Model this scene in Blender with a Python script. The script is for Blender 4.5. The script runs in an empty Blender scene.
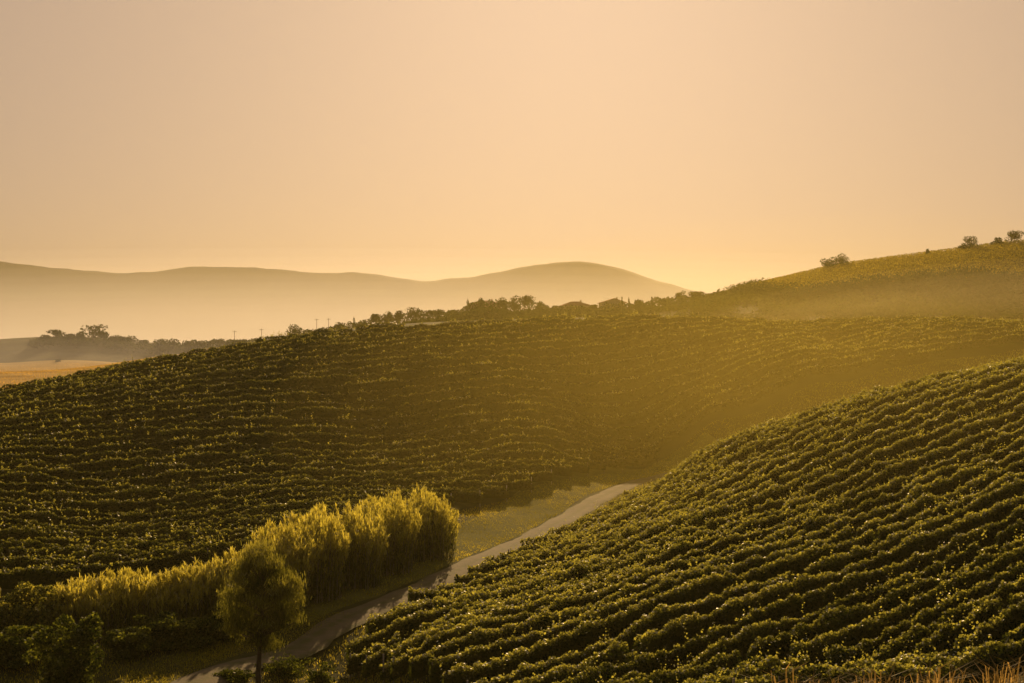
import bpy, math, random
import numpy as np

random.seed(7)
rng = np.random.default_rng(7)
R = math.radians
SC = bpy.context.scene
COL = SC.collection

# ------------------------------------------------------------------ camera
F = 1300.0                                   # focal length in pixels of a 1024 px wide frame
cam_d = bpy.data.cameras.new("camera")
cam = bpy.data.objects.new("camera", cam_d); COL.objects.link(cam)
cam_d.sensor_width = 36.0
cam_d.lens = F / 1024 * 36
cam_d.clip_start = 0.2; cam_d.clip_end = 20000
cam.location = (0, 0, 0); cam.rotation_euler = (R(90), 0, 0)
SC.camera = cam

# ------------------------------------------------------------------ sky and sun
SUN_EL, SUN_AZ = R(19.0), R(3.0)             # azimuth measured from +Y towards +X
world = bpy.data.worlds.new("World"); SC.world = world
world.use_nodes = True
wn = world.node_tree; wn.nodes.clear()
sky = wn.nodes.new("ShaderNodeTexSky"); sky.sky_type = 'NISHITA'
sky.sun_disc = False
sky.sun_elevation = SUN_EL; sky.sun_rotation = SUN_AZ
sky.air_density = 1.0; sky.dust_density = 4.5; sky.ozone_density = 0.3; sky.altitude = 200
soft = wn.nodes.new("ShaderNodeGamma"); soft.inputs[1].default_value = 0.30    # evens the sky out, as thin high cloud does
tint = wn.nodes.new("ShaderNodeMix"); tint.data_type = 'RGBA'; tint.blend_type = 'MULTIPLY'
tint.inputs[0].default_value = 1.0
tint.inputs[7].default_value = (1.06, 0.80, 0.63, 1)     # warm evening air
bg = wn.nodes.new("ShaderNodeBackground"); bg.inputs[1].default_value = 0.15
wo = wn.nodes.new("ShaderNodeOutputWorld")
wn.links.new(sky.outputs[0], soft.inputs[0]); wn.links.new(soft.outputs[0], tint.inputs[6]); wn.links.new(tint.outputs[2], bg.inputs[0]); wn.links.new(bg.outputs[0], wo.inputs[0])

sl = bpy.data.lights.new("sun", 'SUN'); sl.energy = 5.0; sl.angle = R(0.5); sl.color = (1.0, 0.66, 0.30)
so = bpy.data.objects.new("sun", sl); COL.objects.link(so)
so.rotation_euler = (math.pi/2 - SUN_EL, 0, math.pi - SUN_AZ)
so.location = (30, 300, 160)

SC.view_settings.view_transform = 'Standard'
SC.view_settings.look = 'None'
SC.view_settings.exposure = 0.4
SC.view_settings.gamma = 1.0
SC.cycles.use_denoising = True
SC.cycles.max_bounces = 6
SC.cycles.diffuse_bounces = 2
SC.cycles.transmission_bounces = 4
SC.cycles.transparent_max_bounces = 80
SC.cycles.volume_bounces = 1

# ------------------------------------------------------------------ helpers
def setp(o, label=None, cat=None, group=None, kind=None):
    if label: o["label"] = label
    if cat: o["category"] = cat
    if group: o["group"] = group
    if kind: o["kind"] = kind
    return o

def empty(name, loc):
    o = bpy.data.objects.new(name, None); COL.objects.link(o)
    o.location = loc; o.empty_display_size = 0.3
    return o

def quad_mesh(name, V, nper, mat, smooth=False, tintv=None):
    """V: (n, nper, 3) array, one polygon per row."""
    n = V.shape[0]
    me = bpy.data.meshes.new(name)
    me.vertices.add(n*nper); me.vertices.foreach_set("co", V.reshape(-1).astype(np.float32))
    me.loops.add(n*nper); me.loops.foreach_set("vertex_index", np.arange(n*nper, dtype=np.int32))
    me.polygons.add(n); me.polygons.foreach_set("loop_start", np.arange(0, n*nper, nper, dtype=np.int32))
    if tintv is not None:
        a = me.attributes.new("tint", 'FLOAT', 'POINT')
        a.data.foreach_set("value", np.repeat(tintv, nper).astype(np.float32))
    me.update(calc_edges=True)
    me.materials.append(mat)
    return me

class MB:
    """collects verts / faces of one mesh"""
    def __init__(s): s.v = []; s.f = []
    def tube(s, pts, rads, seg=6, cap=True):
        base = len(s.v); n = len(pts)
        for i, (p, r) in enumerate(zip(pts, rads)):
            a = np.array(pts[max(i-1, 0)], float); b = np.array(pts[min(i+1, n-1)], float)
            d = b - a; d /= (np.linalg.norm(d)+1e-9)
            u = np.cross(d, (0.31, 0.95, 0.05)); u /= np.linalg.norm(u); w = np.cross(d, u)
            for k in range(seg):
                t = 2*math.pi*k/seg
                s.v.append(tuple(np.array(p) + r*(math.cos(t)*u + math.sin(t)*w)))
        for i in range(n-1):
            for k in range(seg):
                k2 = (k+1) % seg
                s.f.append((base+i*seg+k, base+i*seg+k2, base+(i+1)*seg+k2, base+(i+1)*seg+k))
        if cap:
            s.f.append(tuple(base+k for k in range(seg))[::-1])
            s.f.append(tuple(base+(n-1)*seg+k for k in range(seg)))
        return s
    def box(s, c, d, rz=0.0):
        base = len(s.v); cs, sn = math.cos(rz), math.sin(rz)
        for z in (-1, 1):
            for x, y in ((-1, -1), (1, -1), (1, 1), (-1, 1)):
                X, Y = x*d[0]/2, y*d[1]/2
                s.v.append((c[0]+X*cs-Y*sn, c[1]+X*sn+Y*cs, c[2]+z*d[2]/2))
        for q in ((3, 2, 1, 0), (4, 5, 6, 7), (0, 1, 5, 4), (1, 2, 6, 5), (2, 3, 7, 6), (3, 0, 4, 7)):
            s.f.append(tuple(base+i for i in q))
        return s
    def poly(s, pts):
        base = len(s.v); s.v += [tuple(p) for p in pts]
        s.f.append(tuple(range(base, base+len(pts)))); return s
    def build(s, name, mat, parent=None, smooth=True):
        me = bpy.data.meshes.new(name); me.from_pydata(s.v, [], s.f); me.update()
        me.materials.append(mat)
        if smooth: me.polygons.foreach_set("use_smooth", [True]*len(me.polygons))
        o = bpy.data.objects.new(name, me); COL.objects.link(o)
        if parent: o.parent = parent
        return o

def link(name, me, parent=None):
    o = bpy.data.objects.new(name, me); COL.objects.link(o)
    if parent: o.parent = parent
    return o

ONES = ["", "first", "second", "third", "fourth", "fifth", "sixth", "seventh", "eighth", "ninth", "tenth", "eleventh", "twelfth",
        "thirteenth", "fourteenth", "fifteenth", "sixteenth", "seventeenth", "eighteenth", "nineteenth"]
def ordw(n):
    if n < 20: return ONES[n]
    t = {2: "twent", 3: "thirt", 4: "fort", 5: "fift"}[n//10]
    return t + "ieth" if n % 10 == 0 else t + "y-" + ONES[n % 10]

# ------------------------------------------------------------------ materials
def new_mat(name):
    m = bpy.data.materials.new(name); m.use_nodes = True
    nt = m.node_tree; nt.nodes.clear()
    out = nt.nodes.new("ShaderNodeOutputMaterial")
    return m, nt, out

def leaf_mat(name, c1, c2, trans=0.5, tr_col=None, gloss=0.12):
    m, nt, out = new_mat(name)
    at = nt.nodes.new("ShaderNodeAttribute"); at.attribute_name = "tint"
    mix = nt.nodes.new("ShaderNodeMix"); mix.data_type = 'RGBA'
    mix.inputs[6].default_value = (*c1, 1); mix.inputs[7].default_value = (*c2, 1)
    nt.links.new(at.outputs["Fac"], mix.inputs[0])
    df = nt.nodes.new("ShaderNodeBsdfDiffuse"); nt.links.new(mix.outputs[2], df.inputs[0])
    tr = nt.nodes.new("ShaderNodeBsdfTranslucent")
    tm = nt.nodes.new("ShaderNodeMix"); tm.data_type = 'RGBA'; tm.blend_type = 'MULTIPLY'; tm.inputs[0].default_value = 1
    nt.links.new(mix.outputs[2], tm.inputs[6]); tm.inputs[7].default_value = (*(tr_col or (3.2, 2.9, 1.5)), 1)
    nt.links.new(tm.outputs[2], tr.inputs[0])
    mr = nt.nodes.new("ShaderNodeMapRange"); mr.inputs[1].default_value = 0.1; mr.inputs[2].default_value = 0.95
    mr.inputs[3].default_value = trans*0.35; mr.inputs[4].default_value = min(trans*1.35, 0.85)
    nt.links.new(at.outputs["Fac"], mr.inputs[0])
    s1 = nt.nodes.new("ShaderNodeMixShader"); nt.links.new(mr.outputs[0], s1.inputs[0])
    nt.links.new(df.outputs[0], s1.inputs[1]); nt.links.new(tr.outputs[0], s1.inputs[2])
    gl = nt.nodes.new("ShaderNodeBsdfGlossy"); gl.inputs["Roughness"].default_value = 0.6
    gl.inputs[0].default_value = (0.9, 0.9, 0.85, 1)
    fr = nt.nodes.new("ShaderNodeFresnel"); fr.inputs[0].default_value = 1.4
    fm = nt.nodes.new("ShaderNodeMath"); fm.operation = 'MULTIPLY'; fm.inputs[1].default_value = gloss
    nt.links.new(fr.outputs[0], fm.inputs[0])
    gm = nt.nodes.new("ShaderNodeMapRange"); gm.inputs[1].default_value = 0.45; gm.inputs[2].default_value = 0.95
    gm.inputs[3].default_value = 0.12; gm.inputs[4].default_value = 1.0
    nt.links.new(at.outputs["Fac"], gm.inputs[0])
    fm2 = nt.nodes.new("ShaderNodeMath"); fm2.operation = 'MULTIPLY'
    nt.links.new(fm.outputs[0], fm2.inputs[0]); nt.links.new(gm.outputs[0], fm2.inputs[1])
    s2 = nt.nodes.new("ShaderNodeMixShader"); nt.links.new(fm2.outputs[0], s2.inputs[0])
    nt.links.new(s1.outputs[0], s2.inputs[1]); nt.links.new(gl.outputs[0], s2.inputs[2])
    nt.links.new(s2.outputs[0], out.inputs[0])
    return m

def noise_mat(name, cols, scale, rough=0.95, bump=0.0, detail=6, stretch=(1, 1, 1), spec=0.2, bscale=None):
    m, nt, out = new_mat(name)
    tc = nt.nodes.new("ShaderNodeTexCoord"); mp = nt.nodes.new("ShaderNodeMapping")
    mp.inputs["Scale"].default_value = stretch
    nt.links.new(tc.outputs["Object"], mp.inputs[0])
    nz = nt.nodes.new("ShaderNodeTexNoise"); nz.inputs["Scale"].default_value = scale; nz.inputs["Detail"].default_value = detail
    nz.inputs["Roughness"].default_value = 0.65
    nt.links.new(mp.outputs[0], nz.inputs[0])
    cr = nt.nodes.new("ShaderNodeValToRGB")
    el = cr.color_ramp.elements
    el[0].position = 0.3; el[0].color = (*cols[0], 1); el[1].position = 0.7; el[1].color = (*cols[-1], 1)
    for i, c in enumerate(cols[1:-1]):
        e = el.new(0.3 + 0.4*(i+1)/(len(cols)-1)); e.color = (*c, 1)
    nt.links.new(nz.outputs[0], cr.inputs[0])
    bs = nt.nodes.new("ShaderNodeBsdfPrincipled"); bs.inputs["Roughness"].default_value = rough
    bs.inputs["Specular IOR Level"].default_value = spec
    nt.links.new(cr.outputs[0], bs.inputs["Base Color"])
    if bump:
        n2 = nt.nodes.new("ShaderNodeTexNoise"); n2.inputs["Scale"].default_value = bscale or scale*6; n2.inputs["Detail"].default_value = 5
        nt.links.new(mp.outputs[0], n2.inputs[0])
        bp = nt.nodes.new("ShaderNodeBump"); bp.inputs["Strength"].default_value = bump; bp.inputs["Distance"].default_value = 0.1
        nt.links.new(n2.outputs[0], bp.inputs["Height"]); nt.links.new(bp.outputs[0], bs.inputs["Normal"])
    nt.links.new(bs.outputs[0], out.inputs[0])
    return m

M = {}
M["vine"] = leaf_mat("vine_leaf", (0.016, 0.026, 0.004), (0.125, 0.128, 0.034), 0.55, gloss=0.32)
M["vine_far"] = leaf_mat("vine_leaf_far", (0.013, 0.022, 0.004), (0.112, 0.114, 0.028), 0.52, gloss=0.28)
M["reed"] = leaf_mat("reed_leaf", (0.035, 0.048, 0.008), (0.21, 0.20, 0.050), 0.58, gloss=0.15)
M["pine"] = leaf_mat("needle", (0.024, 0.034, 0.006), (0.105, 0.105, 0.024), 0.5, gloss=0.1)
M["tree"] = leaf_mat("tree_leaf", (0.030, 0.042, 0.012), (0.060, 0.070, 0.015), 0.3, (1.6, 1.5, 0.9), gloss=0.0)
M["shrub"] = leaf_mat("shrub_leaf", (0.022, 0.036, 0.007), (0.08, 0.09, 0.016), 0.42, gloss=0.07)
M["grass"] = leaf_mat("grass_blade", (0.11, 0.11, 0.014), (0.23, 0.20, 0.03), 0.62, gloss=0.03)
M["field_vine"] = leaf_mat("hill_vine_leaf", (0.055, 0.052, 0.010), (0.15, 0.125, 0.022), 0.5, gloss=0.0)
M["dry"] = leaf_mat("dry_grass_blade", (0.13, 0.095, 0.03), (0.28, 0.20, 0.07), 0.5, (1.8, 1.6, 1.2))
M["straw"] = leaf_mat("straw", (0.30, 0.20, 0.065), (0.50, 0.33, 0.10), 0.6, (1.5, 1.45, 1.2), gloss=0.0)
M["bark"] = noise_mat("bark", [(0.03, 0.022, 0.014), (0.09, 0.065, 0.04)], 9, 0.95, 0.5, stretch=(1, 1, .25))
M["post"] = noise_mat("weathered_post", [(0.10, 0.08, 0.055), (0.24, 0.20, 0.15)], 8, 0.9, 0.2, stretch=(1, 1, .2))
M["concrete"] = noise_mat("concrete_post", [(0.32, 0.29, 0.24), (0.45, 0.41, 0.35)], 8, 0.9)
M["ground"] = noise_mat("ground_grass", [(0.018, 0.020, 0.005), (0.036, 0.037, 0.009), (0.065, 0.060, 0.015)], 0.09, 1.0, 0.6, 9, spec=0.05, bscale=2.5)
M["road"] = noise_mat("gravel_road", [(0.085, 0.066, 0.036), (0.14, 0.108, 0.06)], 0.6, 0.95, 0.35, 8, bscale=5)
M["stubble"] = noise_mat("stubble", [(0.24, 0.15, 0.04), (0.36, 0.235, 0.07), (0.42, 0.28, 0.09)], 0.05, 1.0, 0.5, 8, stretch=(.35, 1.6, 1), spec=0.05)
M["mount"] = noise_mat("mountain_forest", [(0.035, 0.04, 0.03), (0.07, 0.07, 0.045)], 0.012, 1.0, 0)
M["wall"] = noise_mat("plaster", [(0.28, 0.22, 0.16), (0.36, 0.29, 0.21)], 1.0, 0.95)
M["roof"] = noise_mat("roof_tile", [(0.16, 0.075, 0.045), (0.24, 0.12, 0.07)], 2.0, 0.95)
M["window"] = noise_mat("window_dark", [(0.02, 0.02, 0.02), (0.04, 0.035, 0.03)], 2.0, 0.2, spec=0.5)
M["metal"] = noise_mat("grey_metal", [(0.12, 0.11, 0.10), (0.2, 0.18, 0.16)], 3.0, 0.5)
M["track"] = noise_mat("pale_track", [(0.5, 0.44, 0.34), (0.62, 0.55, 0.44)], 0.4, 0.9)

# ------------------------------------------------------------------ terrain
def at(px, py, D, veg=0.0):
    return ((px-512)/F*D, D, -(py-341)/F*D - veg)

ROAD = [(-33.0, 40), (-23.5, 62), (-16.4, 81.5), (-12.6, 92), (-8.75, 101.6), (-2.9, 119), (5.3, 144), (12.7, 169), (22.5, 187), (38, 198), (60, 210), (92, 229), (130, 245)]
VF = -20.0
CP = []
RZ = {169: -19.8, 187: -19.1, 198: -17.8, 210: -15.0, 229: -9.0, 245: -3.5}
for x, y in ROAD: CP.append((x, y, RZ.get(y, VF)))
# valley floor and the ground under the reeds
for x, y in ((-40, 60), (-30, 85), (-22, 100), (-14, 118), (-5, 140), (2, 155), (-60, 80), (-90, 95)):
    CP.append((x, y, VF))
for p in ((20.5, 178, -19.3), (11, 172, -19.5), (17.5, 179, -19.4), (24, 178, -19.2), (28, 192, -18.6), (33, 190, -18.4)): CP.append(p)
VG = 1.55
# near slope
for p in ((345, 655, 83), (430, 632, 80), (510, 640, 74), (675, 600, 75), (935, 580, 70), (1024, 500, 84), (900, 660, 55), (1024, 620, 52), (790, 660, 60), (680, 660, 66),
          (510, 668, 70), (1024, 361, 152), (935, 380, 149), (862, 397, 148), (935, 450, 107), (800, 416, 147), (800, 500, 102), (705, 449, 147), (700, 520, 102),
          (600, 531, 118), (500, 592, 95), (600, 590, 84), (655, 484, 150), (628, 502, 140), (585, 524, 128), (668, 474, 165), (1024, 420, 112)):
    CP.append(at(*p, VG))
for p in ((32, 182, -18.5), (60, 190, -14.5), (90, 190, -9.5), (90, 150, 1.0), (75, 90, -1.5), (55, 60, -4.5), (110, 215, -5)):
    CP.append(p)
# hill across the valley
for p in ((0, 391, 190), (150, 361, 203), (300, 338, 218), (420, 327, 230), (500, 325, 237), (560, 324, 241), (640, 322, 246), (704, 322, 251), (768, 324, 256), (850, 323, 262), (1024, 322, 275),
          (200, 480, 150), (100, 520, 133), (400, 450, 175), (0, 480, 140), (550, 420, 195), (700, 370, 225), (850, 345, 245)):
    CP.append(at(*p, VG))
for p in ((6, 166, -19.0), (-6.9, 145, -19.3), (-16, 128, -19.6), (-26, 110, -19.8), (-38.6, 99, -19.8)):
    CP.append(p)
for p in ((1024, 343, 248), (949, 354, 236), (881, 364, 226), (814, 378, 216), (713, 410, 207), (640, 460, 197)): CP.append(at(*p, 0.9))
# behind it: plateau, ridge, right-hand hill
for p in ((0, 389, 250), (0, 374, 330), (0, 362, 480), (130, 362, 480), (100, 376, 300), (-150, 375, 330), (300, 352, 360), (550, 334, 330), (700, 333, 330),
          (900, 324, 325), (1024, 322, 320), (-150, 345, 520), (0, 343, 520), (45, 341, 520), (100, 342, 520), (160, 347, 520), (230, 345, 520), (294, 341, 520),
          (340, 335, 520), (400, 326, 520), (470, 317, 520), (520, 315, 520), (600, 314, 520), (660, 310, 515), (700, 302, 505), (735, 291, 490),
          (770, 282, 480), (835, 267, 465), (900, 258, 450), (970, 249, 440), (1024, 243, 435), (1200, 235, 430), (900, 290, 385), (1024, 282, 375), (780, 304, 410),
          (550, 324, 430), (350, 346, 440), (150, 358, 440), (1200, 300, 340)):
    CP.append(at(*p))
for p in ((-330, 620, -14), (-100, 640, -10), (60, 640, -4), (180, 620, 10), (260, 560, 24), (400, 560, 28), (-300, 800, -18), (0, 850, -18), (250, 850, -12), (500, 900, -14)):
    CP.append(p)
# the viewer's own hillside
for p in ((0, 0, -1.8), (-12, 5, -2.2), (12, 5, -2.1), (0, 16, -4.75), (8, 18, -4.9), (-9, 18, -5.9), (18, 22, -5.4), (0, 32, -9.3), (14, 32, -8.9), (-18, 34, -12.5),
          (8, 48, -14.2), (20, 45, -11.8), (-6, 58, -18.0), (-25, -30, -3), (25, -30, -2), (0, -30, -2), (40, 30, -5)):
    CP.append(p)
CP = np.array(CP, float)

def warp(X, Y):
    q = Y + 60.0
    return np.stack([1.9*X/q, np.log(q)], -1)
PC = warp(CP[:, 0], CP[:, 1])
def tps(r2): return 0.5*r2*np.log(r2+1e-12)
def _fit():
    n = len(CP)
    K = tps(((PC[:, None]-PC[None])**2).sum(-1)) + 2e-5*np.eye(n)
    P = np.concatenate([np.ones((n, 1)), PC], 1)
    A = np.zeros((n+3, n+3)); A[:n, :n] = K; A[:n, n:] = P; A[n:, :n] = P.T
    w = np.linalg.solve(A, np.concatenate([CP[:, 2], np.zeros(3)]))
    return w[:n], w[n:]
W_, A_ = _fit()
def zfun(X, Y):
    X = np.asarray(X, float); Y = np.asarray(Y, float)
    sh = np.broadcast(X, Y).shape
    X = np.broadcast_to(X, sh).ravel(); Y = np.broadcast_to(Y, sh).ravel()
    res = np.empty(X.size)
    for a in range(0, X.size, 40000):
        x = X[a:a+40000]; y = np.minimum(Y[a:a+40000], 900)
        q = warp(x, np.maximum(y, -50))
        r2 = ((q[:, None]-PC[None])**2).sum(-1)
        z = tps(r2) @ W_ + A_[0] + q @ A_[1:]
        f = np.clip((Y[a:a+40000]-620)/250, 0, 1); f = f*f*(3-2*f)
        res[a:a+40000] = np.clip(z, -26, 60)*(1-f) + (-18)*f
    return res.reshape(sh)
def z1(x, y): return float(zfun(np.array([x]), np.array([y]))[0])

def grid_mesh(name, X, Y, Z, mat):
    nr, nc = X.shape
    V = np.stack([X, Y, Z], -1).reshape(-1, 3)
    idx = np.arange(nr*nc).reshape(nr, nc)
    q = np.stack([idx[:-1, :-1], idx[:-1, 1:], idx[1:, 1:], idx[1:, :-1]], -1).reshape(-1, 4)
    me = bpy.data.meshes.new(name)
    me.vertices.add(len(V)); me.vertices.foreach_set("co", V.ravel().astype(np.float32))
    me.loops.add(q.size); me.loops.foreach_set("vertex_index", q.ravel().astype(np.int32))
    me.polygons.add(len(q)); me.polygons.foreach_set("loop_start", np.arange(0, q.size, 4, dtype=np.int32))
    me.polygons.foreach_set("use_smooth", np.ones(len(q), bool))
    me.update(calc_edges=True); me.materials.append(mat)
    return me

ys = np.concatenate([np.linspace(-45, 20, 30)[:-1], np.exp(np.linspace(math.log(20+60), math.log(2400+60), 420))-60])
us = np.linspace(-0.75, 0.75, 420)
GY, GU = np.meshgrid(ys, us, indexing='ij')
GX = GU*(GY+60)
GZ = zfun(GX, GY)
setp(link("ground", grid_mesh("ground", GX, GY, GZ, M["ground"])), kind="structure")

def smooth_curve(pts, step):
    p = np.array(pts, float); t = np.concatenate([[0], np.cumsum(np.linalg.norm(np.diff(p, axis=0), axis=1))])
    # catmull-rom through the points
    out = []
    for i in range(len(p)-1):
        p0, p1, p2, p3 = p[max(i-1, 0)], p[i], p[i+1], p[min(i+2, len(p)-1)]
        n = max(2, int((t[i+1]-t[i])/step))
        for k in range(n):
            s = k/n
            out.append(0.5*((2*p1)+(-p0+p2)*s+(2*p0-5*p1+4*p2-p3)*s*s+(-p0+3*p1-3*p2+p3)*s**3))
    out.append(p[-1]); return np.array(out)

def ribbon(name, pts, half, lift, mat, cross=9, wob=0.0, flat=0.7):
    c = smooth_curve(pts, 1.0)
    t = np.gradient(c, axis=0); t /= np.linalg.norm(t, axis=1)[:, None]
    n = np.stack([t[:, 1], -t[:, 0]], 1)
    s = np.linspace(-1, 1, cross)
    wv = half + wob*np.sin(np.arange(len(c))*0.7)*0.5 + wob*rng.normal(size=len(c))*0.3
    X = c[:, 0:1] + n[:, 0:1]*s[None]*wv[:, None]; Y = c[:, 1:2] + n[:, 1:2]*s[None]*wv[:, None]
    Z = zfun(X, Y)
    Z = Z*(1-flat) + Z.mean(1, keepdims=True)*flat + lift - 0.25*np.abs(s[None])**4*0.5
    return link(name, grid_mesh(name, X, Y, Z, mat))
rd = ribbon("road", ROAD, 1.65, 0.10, M["road"], cross=13, wob=0.25)
nrow = len(rd.data.vertices)//13
ta = rd.data.attributes.new("across", 'FLOAT', 'POINT'); ta.data.foreach_set("value", np.tile(np.abs(np.linspace(-1, 1, 13)), nrow).astype(np.float32))
nt = M["road"].node_tree
bs = next(n for n in nt.nodes if n.type == 'BSDF_PRINCIPLED'); src = bs.inputs["Base Color"].links[0].from_socket
at_ = nt.nodes.new("ShaderNodeAttribute"); at_.attribute_name = "across"
n3 = nt.nodes.new("ShaderNodeTexNoise"); n3.inputs["Scale"].default_value = 1.3; n3.inputs["Detail"].default_value = 6
tc3 = nt.nodes.new("ShaderNodeTexCoord"); nt.links.new(tc3.outputs["Object"], n3.inputs[0])
cr3 = nt.nodes.new("ShaderNodeValToRGB"); e = cr3.color_ramp.elements
e[0].position = 0.0; e[0].color = (.75, .75, .75, 1); e[1].position = 1.0; e[1].color = (1, 1, 1, 1)
for ps, vv in ((0.2, .3), (0.34, 0.0), (0.66, 0.0), (0.82, .45)):
    q_ = e.new(ps); q_.color = (vv, vv, vv, 1)
nt.links.new(at_.outputs["Fac"], cr3.inputs[0])
ma = nt.nodes.new("ShaderNodeMath"); ma.operation = 'MULTIPLY_ADD'; ma.inputs[1].default_value = 2.6; ma.inputs[2].default_value = -1.25
nt.links.new(n3.outputs[0], ma.inputs[0])
mb_ = nt.nodes.new("ShaderNodeMath"); mb_.operation = 'ADD'; mb_.use_clamp = True
nt.links.new(ma.outputs[0], mb_.inputs[0]); nt.links.new(cr3.outputs[0], mb_.inputs[1])
mx = nt.nodes.new("ShaderNodeMix"); mx.data_type = 'RGBA'; nt.links.new(mb_.outputs[0], mx.inputs[0]); nt.links.new(src, mx.inputs[6]); mx.inputs[7].default_value = (0.075, 0.072, 0.02, 1)
nt.links.new(mx.outputs[2], bs.inputs["Base Color"])
setp(rd, kind="structure")

M["turf"] = noise_mat("turf", [(0.06, 0.062, 0.012), (0.10, 0.098, 0.018), (0.135, 0.125, 0.026)], 0.35, 1.0, 0.5, 8, spec=0.03, bscale=6)
setp(ribbon("verge", [(x-5.6, y+1.5) for x, y in ROAD[3:10]], 4.6, 0.07, M["turf"], 15, 0.3, 0.0), kind="structure")

# stubble plateau on the left
fy = np.linspace(228, 478, 60); fu = np.linspace(-0.62, -0.2, 60)
FY, FU = np.meshgrid(fy, fu, indexing='ij')
FX = FU*FY + 8*np.sin(FY*0.02); FZ = zfun(FX, FY) + 0.12
setp(link("stubble_field", grid_mesh("stubble_field", FX, FY, FZ, M["stubble"])), kind="structure")

# mountains
prof = [(-700, 290), (-350, 268), (-120, 262), (0, 259), (30, 262), (75, 268), (120, 272), (160, 270), (210, 265), (260, 266), (300, 270), (335, 271), (385, 273), (425, 279),
        (470, 276), (515, 267), (545, 263), (578, 261), (600, 262), (628, 268), (655, 277), (690, 287), (725, 296), (800, 312), (950, 322), (1200, 318), (1700, 325)]
px = np.array([p[0] for p in prof], float); py = np.array([p[1] for p in prof], float)
MD = 1750.0
mu = np.linspace(-700, 1700, 500)
h0 = (341-np.interp(mu, px, py))/F*MD
ker = np.hanning(7); ker /= ker.sum(); h0 = np.convolve(np.pad(h0, 3, mode='edge'), ker, 'valid')
for wl_, am_ in ((75, 2.0), (33, 1.6), (14, .8), (6, .35)): h0 = h0 + am_*np.interp(mu, np.arange(-700, 1701, wl_), rng.uniform(-1, 1, len(np.arange(-700, 1701, wl_))))
tt = np.linspace(0, 1, 60)
MX = np.repeat(((mu-512)/F*MD)[None], 60, 0)
prof_t = np.where(tt < 0.55, (tt/0.55), 1-(tt-0.55)/0.45*1.0)
prof_t = prof_t**1.25
MY = np.repeat((MD - 330 + tt*600)[:, None], 500, 1)
jit = np.zeros_like(MX)
for k in range(18):
    fx, fyy, ph = rng.uniform(0.006, 0.05), rng.uniform(0.004, 0.03), rng.uniform(0, 6.28)
    jit += np.sin(MX*fx + MY*fyy + ph)*0.10/(fx*60)
MZ = -19 + (h0[None]+19)*prof_t[:, None]*(1 + 0.12*jit*(1-prof_t[:, None]**3)) + 0.6*jit*prof_t[:, None]
MZ[0] = -25; MZ[-1] = -25
setp(link("mountain_range", grid_mesh("mountain_range", MX, MY, MZ, M["mount"])), kind="structure")

# ------------------------------------------------------------------ leaves
def rand_unit(n):
    v = rng.normal(size=(n, 3)); return v/np.linalg.norm(v, axis=1)[:, None]
def leaves(C, size, up=0.0, aspect=0.9, jitter=0.35, out=None, outw=0.0):
    """kite-shaped leaf faces at centres C (n,3)"""
    n = len(C)
    nrm = rand_unit(n); nrm[:, 2] += up
    if out is not None: nrm += outw*out
    nrm /= np.linalg.norm(nrm, axis=1)[:, None]
    a = np.cross(nrm, rand_unit(n)); a /= (np.linalg.norm(a, axis=1)[:, None]+1e-9)
    b = np.cross(nrm, a)
    s = (np.asarray(size)*(1+jitter*rng.uniform(-1, 1, n)))[:, None]
    V = np.stack([C - a*s*0.5, C + b*s*0.5*aspect + a*s*0.08, C + a*s*0.6 + nrm*s*0.12, C - b*s*0.5*aspect + a*s*0.08], 1)
    return V
def blades(B, length, width, lean, droop=0.3):
    """two-quad bent blades from base points B"""
    n = len(B)
    az = rng.uniform(0, 2*math.pi, n); ln = np.abs(rng.normal(size=n))*lean
    d = np.stack([np.cos(az)*np.sin(ln), np.sin(az)*np.sin(ln), np.cos(ln)], 1)
    w = np.stack([-np.sin(az+rng.normal(size=n)*.8), np.cos(az), np.zeros(n)], 1)
    L = (length*rng.uniform(0.55, 1.15, n))[:, None]; wd = width*rng.uniform(.7, 1.3, n)[:, None]
    m = B + d*L*0.55
    hz = np.stack([np.cos(az), np.sin(az), np.zeros(n)], 1)
    t = m + (d*(1-droop) + hz*droop - np.array([0, 0, droop*0.6]))*L*0.45
    q1 = np.stack([B - w*wd*.5, B + w*wd*.5, m + w*wd*.45, m - w*wd*.45], 1)
    q2 = np.stack([m - w*wd*.45, m + w*wd*.45, t + w*wd*.06, t - w*wd*.06], 1)
    return np.concatenate([q1, q2], 0)

def snoise(t, wl, seed):
    """smooth 1-D noise, wavelength wl, range about -1..1"""
    r = np.random.default_rng(seed).uniform(-1, 1, 4096)
    x = t/wl + 700; i = np.floor(x).astype(int); f = x-i; f = f*f*(3-2*f)
    return r[i % 4096]*(1-f) + r[(i+1) % 4096]*f

def inside(poly, X, Y):
    c = np.zeros(X.shape, bool); n = len(poly)
    for i in range(n):
        x1, y1 = poly[i]; x2, y2 = poly[(i+1) % n]
        cond = ((y1 > Y) != (y2 > Y))
        xi = (x2-x1)*(Y-y1)/((y2-y1)+1e-12) + x1
        c ^= cond & (X < xi)
    return c

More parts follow.
